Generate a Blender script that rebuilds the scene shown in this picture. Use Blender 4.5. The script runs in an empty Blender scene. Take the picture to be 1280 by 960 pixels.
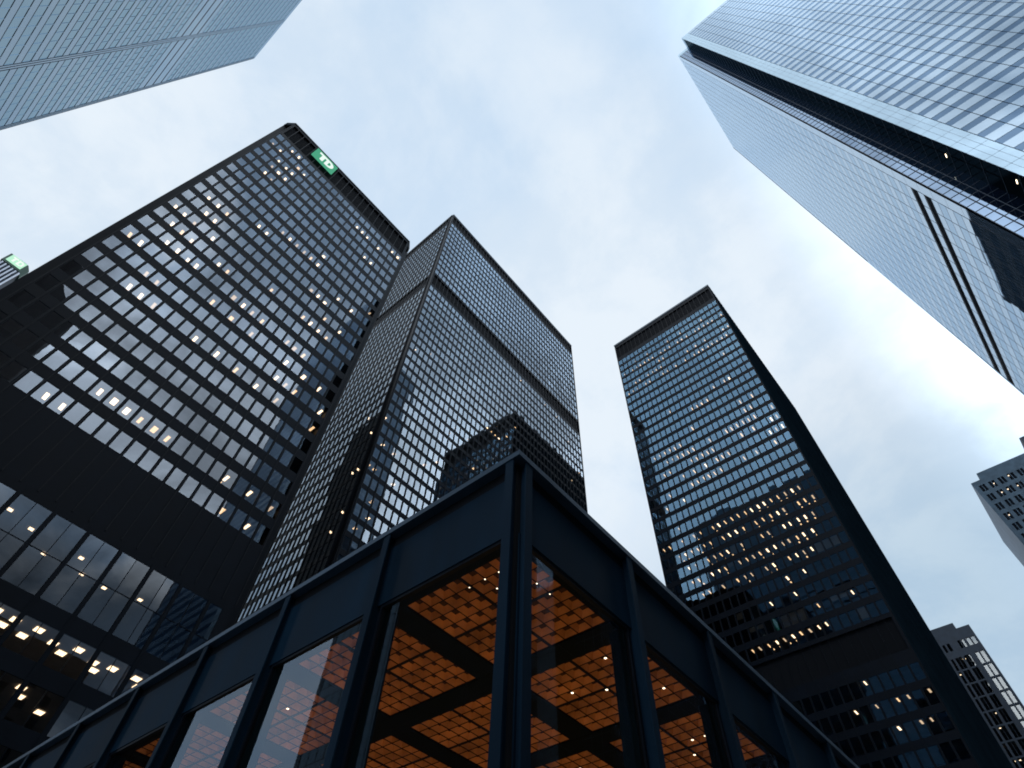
import bpy, math, random
import numpy as np
from mathutils import Vector

random.seed(11)
SC = bpy.context.scene
COL = SC.collection
EYE = 1.6                                   # the camera stands 1.6 m above the pavement; Z() turns heights above the eye into heights above ground

# ------------------------------------------------------------------ camera
CAM = np.array([[0.64302243, -0.76515712, 0.03250753],
                [0.64308821, 0.51641444, -0.56546767],
                [0.41588425, 0.3845136, 0.82412959]])
F_PX = 737.19
cam_data = bpy.data.cameras.new('camera')
cam_data.sensor_width = 36.0
cam_data.lens = 36.0 * F_PX / 1280.0
cam_data.clip_start = 0.05
cam_data.clip_end = 5000.0
cam = bpy.data.objects.new('camera', cam_data)
COL.objects.link(cam)
from mathutils import Matrix
Rm = Matrix(((CAM[0][0], -CAM[1][0], -CAM[2][0]), (CAM[0][1], -CAM[1][1], -CAM[2][1]), (CAM[0][2], -CAM[1][2], -CAM[2][2])))
cam.matrix_world = Matrix.Translation((0, 0, EYE)) @ Rm.to_4x4()
SC.camera = cam


def project(p):
    c = CAM @ np.array((p[0], p[1], p[2] - EYE), float)
    if c[2] <= 0.01:
        return (-9999.0, -9999.0)
    return (640 + F_PX * c[0] / c[2], 480 + F_PX * c[1] / c[2])


def roofline(u):                            # upper edge of the pavilion in the picture, used only to tell which windows can be seen
    return 562 + (648 - u) * 0.62 if u < 648 else 562 + (u - 648) * 0.92


def seen_area(corners, hidden=None):
    pts = [project(p) for p in corners]
    u = sum(p[0] for p in pts) / 4
    v = sum(p[1] for p in pts) / 4
    if not (0 < u < 1280 and 0 < v < 960) or v > roofline(u):
        return 0.0
    if hidden and hidden(corners[0]):
        return 0.0
    a = 0.0
    for i in range(4):
        x0, y0 = pts[i]
        x1, y1 = pts[(i + 1) % 4]
        a += x0 * y1 - x1 * y0
    return abs(a) / 2


# ------------------------------------------------------------------ materials
def new_mat(name):
    m = bpy.data.materials.new(name)
    m.use_nodes = True
    nt = m.node_tree
    nt.nodes.clear()
    out = nt.nodes.new('ShaderNodeOutputMaterial')
    return m, nt, out


def principled(name, col, rough=0.5, metal=0.0, spec=0.5, var=0.0, scale=1.0, bump=0.0, stretch=(1, 1, 1)):
    m, nt, out = new_mat(name)
    b = nt.nodes.new('ShaderNodeBsdfPrincipled')
    b.inputs['Base Color'].default_value = (*col, 1)
    b.inputs['Roughness'].default_value = rough
    b.inputs['Metallic'].default_value = metal
    b.inputs['Specular IOR Level'].default_value = spec
    if var or bump:
        tc = nt.nodes.new('ShaderNodeTexCoord')
        mp = nt.nodes.new('ShaderNodeMapping')
        mp.inputs['Scale'].default_value = stretch
        nz = nt.nodes.new('ShaderNodeTexNoise')
        nz.inputs['Scale'].default_value = scale
        nz.inputs['Detail'].default_value = 5
        nt.links.new(tc.outputs['Object'], mp.inputs['Vector'])
        nt.links.new(mp.outputs['Vector'], nz.inputs['Vector'])
        if var:
            rp = nt.nodes.new('ShaderNodeValToRGB')
            rp.color_ramp.elements[0].position = 0.3
            rp.color_ramp.elements[1].position = 0.7
            rp.color_ramp.elements[0].color = (*[c * (1 - var) for c in col], 1)
            rp.color_ramp.elements[1].color = (*[min(1, c * (1 + var)) for c in col], 1)
            nt.links.new(nz.outputs['Fac'], rp.inputs['Fac'])
            nt.links.new(rp.outputs['Color'], b.inputs['Base Color'])
            mr = nt.nodes.new('ShaderNodeMapRange')
            mr.inputs['To Min'].default_value = max(0.02, rough - 0.08)
            mr.inputs['To Max'].default_value = min(1, rough + 0.08)
            nt.links.new(nz.outputs['Fac'], mr.inputs['Value'])
            nt.links.new(mr.outputs['Result'], b.inputs['Roughness'])
        if bump:
            bp = nt.nodes.new('ShaderNodeBump')
            bp.inputs['Strength'].default_value = bump
            bp.inputs['Distance'].default_value = 0.02
            nt.links.new(nz.outputs['Fac'], bp.inputs['Height'])
            nt.links.new(bp.outputs['Normal'], b.inputs['Normal'])
    nt.links.new(b.outputs['BSDF'], out.inputs['Surface'])
    return m


def glass(name, tint=(0.35, 0.33, 0.3), refl=(0.9, 0.95, 1.0), ior=1.7, wave=0.0, wscale=0.6, body=None, coat=0.0):
    """window glass: what lies behind shows through a tint, the sky and the towers opposite are mirrored at its face"""
    m, nt, out = new_mat(name)
    fr = nt.nodes.new('ShaderNodeFresnel')
    fr.inputs['IOR'].default_value = ior
    gl = nt.nodes.new('ShaderNodeBsdfGlossy')
    gl.inputs['Roughness'].default_value = 0.0
    gl.inputs['Color'].default_value = (*refl, 1)
    if body is None:
        tr = nt.nodes.new('ShaderNodeBsdfTransparent')
        tr.inputs['Color'].default_value = (*tint, 1)
    else:
        tr = nt.nodes.new('ShaderNodeBsdfDiffuse')
        tr.inputs['Color'].default_value = (*body, 1)
    mx = nt.nodes.new('ShaderNodeMixShader')
    if coat:                                # a mirror coating adds an even share of reflection at every angle
        mr = nt.nodes.new('ShaderNodeMapRange')
        mr.inputs['To Min'].default_value = coat
        nt.links.new(fr.outputs['Fac'], mr.inputs['Value'])
        nt.links.new(mr.outputs['Result'], mx.inputs['Fac'])
    else:
        nt.links.new(fr.outputs['Fac'], mx.inputs['Fac'])
    nt.links.new(tr.outputs[0], mx.inputs[1])
    nt.links.new(gl.outputs[0], mx.inputs[2])
    nt.links.new(mx.outputs[0], out.inputs['Surface'])
    if wave:
        tc = nt.nodes.new('ShaderNodeNewGeometry')
        nz = nt.nodes.new('ShaderNodeTexNoise')
        nz.inputs['Scale'].default_value = wscale
        nz.inputs['Detail'].default_value = 1.5
        bp = nt.nodes.new('ShaderNodeBump')
        bp.inputs['Strength'].default_value = 1.0
        bp.inputs['Distance'].default_value = wave
        nt.links.new(tc.outputs['Position'], nz.inputs['Vector'])
        nt.links.new(nz.outputs['Fac'], bp.inputs['Height'])
        nt.links.new(bp.outputs['Normal'], gl.inputs['Normal'])
    return m


def emitter(name, col, strength):
    m, nt, out = new_mat(name)
    e = nt.nodes.new('ShaderNodeEmission')
    e.inputs['Color'].default_value = (*col, 1)
    e.inputs['Strength'].default_value = strength
    nt.links.new(e.outputs[0], out.inputs['Surface'])
    try:
        m.cycles.emission_sampling = 'NONE'
    except Exception:
        pass
    return m


M = {}
M['steel'] = principled('black_painted_steel', (0.002, 0.004, 0.0075), 0.5, 0, 0.07, var=0.25, scale=0.35)
M['steel_blue'] = principled('dark_blue_painted_steel', (0.0022, 0.0105, 0.0215), 0.58, 0, 0.06, var=0.35, scale=1.6, bump=0.06, stretch=(1, 1, 0.25))
M['steel_sheen'] = principled('satin_blue_black_steel', (0.001, 0.0032, 0.0075), 0.5, 0, 0.06, var=0.25, scale=0.35)
M['mullion'] = principled('edge_lit_mullion_steel', (0.0042, 0.006, 0.009), 0.5, 0, 0.12)  # light caught on the edges is put into this paler steel colour
M['steel_matt'] = principled('chalky_painted_steel', (0.006, 0.0125, 0.0185), 1.0, 0, 0.0, var=0.2, scale=0.2)
M['steel_cap'] = principled('weathered_steel_cap', (0.014, 0.036, 0.064), 0.42, 0, 0.4, var=0.3, scale=1.2, stretch=(0.3, 0.3, 3))
M['black'] = principled('matt_black', (0.004, 0.005, 0.007), 0.9, 0, 0.1)
M['interior'] = principled('office_ceiling_tile', (0.22, 0.21, 0.2), 0.9, 0, 0.1, var=0.1, scale=1.0)
M['glass_a'] = glass('grey_tower_glass', (0.5, 0.45, 0.4), (0.80, 0.89, 1.0), 2.1, wave=0.0014, wscale=0.7)
M['glass_b'] = glass('blue_tower_glass', (0.55, 0.5, 0.44), (0.40, 0.70, 1.0), 1.85, wave=0.0014, wscale=0.7)
M['glass_c'] = glass('broad_tower_glass', (0.5, 0.45, 0.4), (0.76, 0.88, 1.0), 2.3, wave=0.0014, wscale=0.7)
M['glass_pale'] = glass('blue_band_glass', ior=1.5, refl=(0.40, 0.60, 0.86), body=(0.008, 0.02, 0.04), wave=0.002, wscale=0.35)
M['panel_pale'] = glass('pale_glazed_panel', ior=2.1, refl=(0.62, 0.76, 0.88), body=(0.07, 0.11, 0.16), wave=0.002, wscale=0.35)
M['panel_corner'] = glass('pale_corner_panel', ior=2.0, refl=(0.60, 0.78, 0.92), body=(0.16, 0.22, 0.27), wave=0.001, wscale=0.3)
M['joint'] = principled('dark_joint', (0.03, 0.045, 0.07), 0.5, 0, 0.3)
M['stainless'] = glass('blue_grey_steel_panel', ior=1.9, coat=0.22, refl=(0.70, 0.86, 1.0), body=(0.05, 0.085, 0.12), wave=0.001, wscale=0.3)
M['glass_steel'] = glass('steel_tower_glass', ior=1.9, coat=0.22, refl=(0.64, 0.86, 1.0), body=(0.015, 0.035, 0.05), wave=0.002, wscale=0.4)
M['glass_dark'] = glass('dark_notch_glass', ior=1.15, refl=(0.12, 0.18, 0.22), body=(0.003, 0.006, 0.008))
M['concrete'] = principled('precast_concrete', (0.085, 0.13, 0.175), 0.85, 0, 0.2, var=0.2, scale=0.5)
M['dark_precast'] = principled('dark_precast', (0.02, 0.03, 0.045), 0.7, 0, 0.3, var=0.2, scale=0.5)
M['granite'] = principled('dark_granite', (0.03, 0.025, 0.026), 0.6, 0, 0.3, var=0.2, scale=0.4)
M['limestone'] = principled('limestone', (0.09, 0.085, 0.08), 0.85, 0, 0.2, var=0.2, scale=0.5)
M['lamp'] = emitter('warm_office_lamp', (1.0, 0.80, 0.55), 5.0)
M['lamp_mid'] = emitter('amber_office_lamp', (1.0, 0.70, 0.40), 2.6)
M['lamp_dim'] = emitter('dim_office_lamp', (1.0, 0.78, 0.55), 1.5)
M['blind'] = principled('roller_blind', (0.34, 0.33, 0.31), 0.9, 0, 0.1, var=0.12, scale=0.6)
M['lamp_cool'] = emitter('neutral_office_lamp', (1.0, 0.88, 0.72), 4.0)
M['downlight'] = emitter('warm_downlight', (1.0, 0.80, 0.55), 4.0)
M['bronze'] = principled('bronze_coffer', (0.46, 0.19, 0.055), 0.5, 0.0, 0.4, var=0.45, scale=2.2)
M['pav_glass'] = glass('pavilion_glass', (0.86, 0.85, 0.82), (0.7, 0.84, 1.0), 1.38)
M['sign_green'] = emitter('lit_green_sign', (0.10, 0.50, 0.30), 0.75)
M['sign_white'] = emitter('lit_white_letter', (0.86, 1.0, 0.94), 1.0)
M['green_dark'] = principled('dark_green_metal', (0.006, 0.05, 0.03), 0.5)
M['white_rib'] = principled('white_rib', (0.62, 0.66, 0.74), 0.6)
M['asphalt'] = principled('asphalt', (0.05, 0.05, 0.052), 0.9, 0, 0.2, var=0.3, scale=4.0, bump=0.4)
M['paving'] = principled('granite_paving', (0.22, 0.215, 0.21), 0.8, 0, 0.3, var=0.2, scale=3.0)
M['paint'] = principled('road_paint', (0.75, 0.75, 0.72), 0.7, 0, 0.3, var=0.1, scale=5.0)


# ------------------------------------------------------------------ mesh helpers
class MB:
    def __init__(s):
        s.v, s.f, s.m = [], [], []

    def quad(s, a, b, c, d, mi=0):
        n = len(s.v)
        s.v += [tuple(a), tuple(b), tuple(c), tuple(d)]
        s.f.append((n, n + 1, n + 2, n + 3))
        s.m.append(mi)

    def poly(s, pts, mi=0):
        n = len(s.v)
        s.v += [tuple(p) for p in pts]
        s.f.append(tuple(range(n, n + len(pts))))
        s.m.append(mi)

    def box(s, a, b, mi=0):
        x0, x1 = sorted((a[0], b[0]))
        y0, y1 = sorted((a[1], b[1]))
        z0, z1 = sorted((a[2], b[2]))
        n = len(s.v)
        s.v += [(x0, y0, z0), (x1, y0, z0), (x1, y1, z0), (x0, y1, z0), (x0, y0, z1), (x1, y0, z1), (x1, y1, z1), (x0, y1, z1)]
        for f in ((0, 3, 2, 1), (4, 5, 6, 7), (0, 1, 5, 4), (1, 2, 6, 5), (2, 3, 7, 6), (3, 0, 4, 7)):
            s.f.append(tuple(n + i for i in f))
            s.m.append(mi)

    def prism(s, pts, z0, z1, mi=0):
        k = len(pts)
        for i in range(k):
            a, b = pts[i], pts[(i + 1) % k]
            s.quad((*a, z0), (*b, z0), (*b, z1), (*a, z1), mi)
        s.poly([(*p, z1) for p in pts], mi)

    def mesh(s, name, mats):
        me = bpy.data.meshes.new(name)
        me.from_pydata(s.v, [], s.f)
        for m in mats:
            me.materials.append(m)
        if len(mats) > 1:
            me.polygons.foreach_set('material_index', s.m)
        me.update()
        return me

    def build(s, name, mats, parent=None, loc=(0, 0, 0)):
        if not isinstance(mats, (list, tuple)):
            mats = [mats]
        return put(name, s.mesh(name, mats), parent, loc)


def put(name, me, parent=None, loc=(0, 0, 0)):
    o = bpy.data.objects.new(name, me)
    COL.objects.link(o)
    if parent is not None:
        o.parent = parent
        o.location = Vector(loc) - parent.location
    else:
        o.location = loc
    return o


def copy_to(src, loc, parent=None):
    o = src.copy()
    COL.objects.link(o)
    o.parent = parent
    o.location = Vector(loc) - (parent.location if parent else Vector())
    return o


def tag(o, label=None, cat=None, group=None, kind=None):
    if label:
        o['label'] = label
    if cat:
        o['category'] = cat
    if group:
        o['group'] = group
    if kind:
        o['kind'] = kind
    return o


def sub(o, part):
    """move a part of a thing one level down, under another part of the same thing"""
    o.location = o.location - part.location
    o.parent = part
    return o


def thing(name, label, cat, loc, group=None):
    o = bpy.data.objects.new(name, None)
    COL.objects.link(o)
    o.location = loc
    o.empty_display_size = 2
    return tag(o, label, cat, group)


def Z(h):
    return h + EYE


class Face:
    """a flat front: p(u, h, d) = origin + u along it + h above the eye + d out of it"""
    def __init__(s, origin, U, N):
        s.o, s.U, s.N = Vector((origin[0], origin[1], 0)), Vector(U), Vector(N)
        s.flip = s.U.cross(Vector((0, 0, 1))).dot(s.N) < 0      # panes must look outwards

    def p(s, u, h, d=0.0):
        q = s.o + s.U * u + s.N * d
        return (q.x, q.y, h + EYE)

    def box(s, mb, u0, u1, h0, h1, d0, d1, mi=0):
        mb.box(s.p(u0, h0, d0), s.p(u1, h1, d1), mi)

    def rect(s, mb, u0, u1, h0, h1, d=0.0, mi=0):
        if s.flip:
            u0, u1 = u1, u0
        mb.quad(s.p(u0, h0, d), s.p(u1, h0, d), s.p(u1, h1, d), s.p(u0, h1, d), mi)


def wall_mesh(fc, u0, u1, h0, h1, rows, reveal=0.12, mi=0, mb=None):
    """rows: (h_low, h_high, [(ua, ub), ...]) openings; everything else is wall, with reveals round the openings"""
    mb = mb or MB()
    rows = sorted(rows, key=lambda r: r[0])
    h = h0
    for a, b, ops in rows:
        if a > h:
            fc.rect(mb, u0, u1, h, a, 0, mi)
        u = u0
        for ua, ub in ops:
            if ua > u:
                fc.rect(mb, u, ua, a, b, 0, mi)
            for (p, q, r, t) in (((ua, a), (ub, a), (ub, a), (ua, a)), ((ua, b), (ub, b), (ub, b), (ua, b)),
                                 ((ua, a), (ua, b), (ua, b), (ua, a)), ((ub, a), (ub, b), (ub, b), (ub, a))):
                mb.quad(fc.p(*p, 0), fc.p(*q, 0), fc.p(*r, -reveal), fc.p(*t, -reveal), mi)
            u = ub
        if u < u1:
            fc.rect(mb, u, u1, a, b, 0, mi)
        h = b
    if h < h1:
        fc.rect(mb, u0, u1, h, h1, 0, mi)
    return mb


def glaze(fc, parent, cells, mat, depth=0.1, tilt=0.0016, hidden=None, name='window', most=100):
    """every cell (u0, u1, h0, h1) gets a pane; the ones that show largest are windows of their own, the rest one part"""
    info = []
    for (u0, u1, h0, h1) in cells:
        cs = [fc.p(u0, h0, -depth), fc.p(u1, h0, -depth), fc.p(u1, h1, -depth), fc.p(u0, h1, -depth)]
        info.append((seen_area(cs, hidden), (u0, u1, h0, h1)))
    info.sort(key=lambda t: -t[0])
    own, rest, meshes = 0, MB(), {}
    for area, (u0, u1, h0, h1) in info:
        a, b = random.gauss(0, tilt), random.gauss(0, tilt)
        if area > 0 and own < most:
            w, h = u1 - u0, h1 - h0
            key = (round(w, 3), round(h, 3))
            if key not in meshes:
                mb = MB()
                q = fc.U * (-w / 2 if fc.flip else w / 2)
                mb.quad((-q.x, -q.y, -h / 2), (q.x, q.y, -h / 2), (q.x, q.y, h / 2), (-q.x, -q.y, h / 2))
                meshes[key] = mb.mesh(name, [mat])
            o = put(name, meshes[key], parent, fc.p((u0 + u1) / 2, (h0 + h1) / 2, -depth))
            o.rotation_euler = (b, 0, a) if abs(fc.N.y) > 0.5 else (0, b, a)
            own += 1
        else:
            du, dh = (u1 - u0) / 2 * a, (h1 - h0) / 2 * b
            if fc.flip:
                u0, u1, du = u1, u0, -du
            rest.quad(fc.p(u0, h0, -depth - du - dh), fc.p(u1, h0, -depth + du - dh), fc.p(u1, h1, -depth + du + dh), fc.p(u0, h1, -depth - du + dh))
    if rest.f:
        o = rest.build(name, mat, parent)
        if len(rest.f) > 1 and own:
            tag(o, kind='stuff')
    return own


def ceilings(fc, parent, u0, u1, heights, depth=7.0, inset=0.16, drop=2.9):
    """the ceiling seen through each storey's windows, with the dark partition behind it"""
    first = None
    for h in heights:
        loc = fc.p(u0, h, 0)
        if first is None:
            mb = MB()
            L, D = fc.U * (u1 - u0), fc.N
            a, b = D * -inset, D * -depth
            mb.quad(a, L + a, L + b, b, 0)
            dn = Vector((0, 0, -drop))
            mb.quad(b, L + b, L + b + dn, b + dn, 1)
            first = mb.build('ceiling', [M['interior'], M['black']], parent, loc)
        else:
            copy_to(first, loc, parent)


def lamps(fc, parent, spots, mat, most=100):
    """spots: (u, h, depth, half width, half length) panels just under a ceiling"""
    rest = MB()
    info = []
    for s in spots:
        u, h, d, w, l = s
        cs = [fc.p(u - w, h, -d + l), fc.p(u + w, h, -d + l), fc.p(u + w, h, -d - l), fc.p(u - w, h, -d - l)]
        info.append((seen_area(cs), s))
    info.sort(key=lambda t: -t[0])
    for k, (ar, (u, h, d, w, l)) in enumerate(info):
        mb = rest if k >= most else MB()
        fc.box(mb, u - w, u + w, h - 0.02, h, -d - l, -d + l)
        if k < most:
            mb.build('ceiling_lamp', random.choice(mat) if isinstance(mat, list) else mat, parent)
    if rest.f:
        tag(rest.build('ceiling_lamp', mat[0] if isinstance(mat, list) else mat, parent), kind='stuff')


def blinds(fc, parent, rows, share, skip, depth=0.3):
    """a part of the unlit windows has a blind pulled some way down"""
    mb = MB()
    for k, (a, b, ops) in enumerate(rows):
        run = 0
        for c, (p, q) in enumerate(ops):
            if run <= 0 and random.random() < share:
                run, pull = random.choice((1, 1, 2, 3)), random.choice((0.35, 0.55, 0.8, 1.0))
            if run > 0:
                run -= 1
                if (k, c) not in skip:
                    fc.box(mb, p, q, b - (b - a) * pull, b + 0.04, -depth - 0.01, -depth)
    if mb.f:
        tag(mb.build('blind', M['blind'], parent), kind='stuff')


def mullions(fc, parent, us, h0, h1, deep=0.2, wide=0.15, mat=None):
    first = None
    for u in us:
        loc = fc.p(u, h0, 0)
        if first is None:
            mb = MB()

            def lb(ua, ub, da, db):
                p = fc.U * ua + fc.N * da
                q = fc.U * ub + fc.N * db
                mb.box((p.x, p.y, 0), (q.x, q.y, h1 - h0))
            lb(-0.02, 0.02, 0.002, deep - 0.022)
            lb(-wide / 2, wide / 2, deep - 0.02, deep)
            first = mb.build('mullion', mat or M['mullion'], parent, loc)
        else:
            copy_to(first, loc, parent)


# which windows have a lamp on: {storey from the top: [window from the start of the front]}
LIT_A = {0: [2, 3, 20, 21], 1: [0, 1, 4, 5, 14, 15, 16, 18], 2: [2, 3, 4], 3: [2, 3, 4, 17, 18], 4: [2, 3], 6: [13], 7: [8, 9, 10, 11, 12, 13, 21], 8: [6, 7, 17, 19], 9: [1, 2, 3, 14, 15, 16], 10: [2, 3, 17, 19], 11: [0, 1, 2, 4, 11, 15, 16, 17, 18], 12: [1, 2, 3, 6, 7], 13: [2, 3, 4, 5, 9, 10, 11, 12, 15, 16, 17], 14: [0, 1, 8, 10, 12, 16, 18, 20], 15: [3, 4, 16, 17, 18, 21], 16: [3, 4, 5, 9, 11, 13, 15, 17, 21], 20: [7, 8, 9, 10, 11, 12, 17, 19, 21], 21: [5, 6, 18, 20]}
LIT_B = {1: [3, 6, 11, 14, 19], 2: [0, 2, 3, 4, 5, 6, 7, 9, 10, 11, 13, 14, 15, 17, 18, 19, 20, 21, 23], 3: [8, 9], 4: [2, 3, 5, 6, 7, 8, 14, 16, 18, 22, 23], 5: [0, 1, 2, 4, 5, 8, 9, 11, 13, 15, 16, 17, 18, 19, 20, 21, 22], 7: [20], 10: [7, 16, 18, 19], 11: [11, 12, 13, 14], 13: [10, 19, 21], 14: [2, 3, 4, 5, 6, 7, 19, 20], 15: [4, 5, 6, 7, 8, 9, 12, 15, 16, 17, 18, 19, 20, 23], 16: [3, 4, 8, 9, 10, 11, 12, 17, 19, 22, 23], 17: [6, 8, 10, 12, 13, 14, 21, 22, 23], 18: [3, 7, 8, 9, 10, 11, 12, 16, 18, 21], 19: [2, 5], 21: [3], 22: [0, 1, 3, 5, 6, 8, 9, 10, 11, 12, 13, 14, 15, 16, 17, 18, 19, 20, 21], 23: [2, 3, 4, 5, 6, 7, 9, 10, 11, 12, 14, 15, 16, 17, 18, 20, 21, 22], 24: [3, 4, 6, 7, 8, 9, 11, 14, 15, 17, 18, 19, 20, 21], 25: [3, 4, 6, 7, 8, 10, 11, 12, 13, 14, 15, 16, 17, 18, 19, 20], 26: [4, 5, 7, 9, 10, 11, 13, 14, 16, 17, 18, 19], 27: [15, 17], 28: [12, 15], 29: [17, 21], 30: [8, 9, 10, 11, 12, 13, 14, 15, 16, 17], 31: [18], 32: [16, 18, 20, 21, 23], 33: [19, 21, 22]}
LIT_C = {19: [26], 21: [24], 22: [19, 20, 21, 22], 27: [17], 29: [0, 10], 30: [8], 31: [1, 3], 33: [0, 1, 4], 35: [2], 36: [2], 37: [1]}


# ------------------------------------------------------------------ tower A: black tower with the green sign
XU, YU = (1, 0, 0), (0, 1, 0)
NY, NX, PY, PX = (0, -1, 0), (-1, 0, 0), (0, 1, 0), (1, 0, 0)


def cells_of(rows):
    return [(ua, ub, a, b) for a, b, ops in rows for ua, ub in ops]


def mies_tower_a():
    Y0 = 55.41
    t = thing('office_tower', 'black office tower with a lit green sign in its dark top band', 'tower', (4, 75, 0))
    fc = Face((0, Y0), XU, NY)
    cols = [-12.43 + 1.557 * i for i in range(22)]
    ops = [(c - 0.61, c + 0.61) for c in cols]
    pitch = 3.81
    hs = [123.9 - pitch * k for k in range(22)]
    rows = [(h - 1.17, h + 1.17, ops) for h in hs]
    u0, u1 = -13.15, 20.98
    # the tall glazed storeys under the solid band: pairs of panes between thick piers
    piers = [2.95 + 3.114 * i for i in range(-5, 6)]
    big, low = [], []
    for p in piers:
        a, b = p + 0.2, p + 3.114 - 0.2
        m = (a + b) / 2
        for ua, ub in ((a, m - 0.03), (m + 0.03, b)):
            if ua > u0 and ub < u1:
                big.append((ua, ub))
    rows += [(27.75, 30.95, big), (31.02, 34.3, big)]
    for c in (24.95, 21.0, 17.0, 13.0, 9.0):
        rows.append((c - 1.3, c + 1.3, big))
    louver = (126.3, 133.4, [(u0 + 0.35, u1 - 0.35)])
    mb = wall_mesh(fc, u0, u1, -EYE, 134.2, rows + [louver], 0.14)
    fc.rect(mb, u0, u1, 126.2, 133.5, -0.4, 1)
    # the returns of the notched corners, the flanks, the back and the roof
    zt, zb = Z(134.2), 0.0
    xa, xb = u0 - 1.25, u1 + 1.25
    yb, yc = Y0 + 1.3, 111.0
    mb.quad((u0, Y0, zb), (u0, yb, zb), (u0, yb, zt), (u0, Y0, zt))
    mb.quad((u1, Y0, zb), (u1, yb, zb), (u1, yb, zt), (u1, Y0, zt))
    mb.quad((u0, yb, zb), (xa, yb, zb), (xa, yb, zt), (u0, yb, zt))
    mb.quad((u1, yb, zb), (xb, yb, zb), (xb, yb, zt), (u1, yb, zt))
    for x in (xa, xb):
        mb.quad((x, yb, zb), (x, yc, zb), (x, yc, zt), (x, yb, zt))
    mb.quad((xa, yc, zb), (xb, yc, zb), (xb, yc, zt), (xa, yc, zt))
    mb.poly([(u0, Y0, zt), (u1, Y0, zt), (u1, yb, zt), (xb, yb, zt), (xb, yc, zt), (xa, yc, zt), (xa, yb, zt), (u0, yb, zt)])
    mb.build('facade', [M['steel'], M['black']], t)
    cap = MB()
    fc.box(cap, u0 - 0.06, u1 + 0.06, 134.23, 134.75, -0.6, 0.1)
    cap.box((xa - 0.06, yb + 0.003, Z(134.23)), (xa + 0.6, yc, Z(134.75)))
    cap.box((xb - 0.6, yb + 0.003, Z(134.23)), (xb + 0.06, yc, Z(134.75)))
    cap.prism([(u0 - 0.06, Y0 - 0.1), (u0 - 0.06, yb), (xa - 0.06, yb)], Z(132.6), Z(134.745))
    cap.prism([(u1 + 0.06, Y0 - 0.1), (xb + 0.06, yb), (u1 + 0.06, yb)], Z(132.6), Z(134.745))
    cap.build('parapet', M['steel'], t)
    glaze(fc, t, cells_of(rows), M['glass_a'], 0.03, 0.0045)
    ceilings(fc, t, u0 + 0.1, u1 - 0.1, [h + 1.3 for h in hs], 7.0)
    ceilings(fc, t, u0 + 0.1, u1 - 0.1, [34.5], 9.0, drop=6.6)
    ceilings(fc, t, u0 + 0.1, u1 - 0.1, [c + 1.45 for c in (24.95, 21.0, 17.0)], 8.0)
    spots = []
    for k, cs in LIT_A.items():
        for c in cs:
            wide = random.random()
            spots.append((cols[c] + random.uniform(-0.05, 0.28), hs[k] + 1.27, random.uniform(0.95, 1.25) + 0.035 * k, 0.17 if wide < 0.85 else 0.26, 0.42 + 0.006 * k))
            if k > 8 and random.random() < 0.35:
                spots.append((cols[c] + random.uniform(-0.3, 0.2), hs[k] + 1.27, 2.9, 0.14, 0.3))
    lamps(fc, t, spots, [M['lamp'], M['lamp'], M['lamp_mid'], M['lamp_dim']], 100)
    blinds(fc, t, rows[:22], 0.07, {(k, c) for k, cs in LIT_A.items() for c in cs})
    lobby = [(u, 34.46, d, 0.2, 0.22) for u, d in ((0.3, 3.0), (2.6, 4.0), (4.9, 6.4), (7.4, 4.2), (8.6, 6.4), (11.0, 6.7), (14.2, 5.6))]
    lobby += [(u, 26.36, d, 0.34, 0.42) for u, d in ((4.6, 1.5), (6.1, 1.7), (5.7, 3.2), (7.9, 1.5), (7.4, 3.4), (9.5, 2.4), (11.3, 1.6), (10.6, 3.3), (13.0, 2.4), (14.5, 2.0), (13.6, 3.6), (16.6, 1.8), (17.4, 3.0), (2.2, 2.0))]
    lobby += [(u, 22.4, d, 0.3, 0.4) for u, d in ((9.4, 1.6), (9.9, 3.0), (12.0, 4.2))]
    big_lamps = MB()
    for (u, h, d, w, l) in lobby:
        b = MB()
        fc.box(b, u - w, u + w, h - 0.02, h, -d - l, -d + l)
        b.build('lobby_lamp', M['lamp'], t)
    mullions(fc, t, [c - 0.7785 for c in cols] + [cols[-1] + 0.7785], 35.2, 134.1, 0.09, 0.09)
    mullions(fc, t, [p for p in piers if u0 + 0.2 < p < u1 - 0.2], 7.0, 34.9, 0.1, 0.3, M['steel'])
    return t


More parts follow.
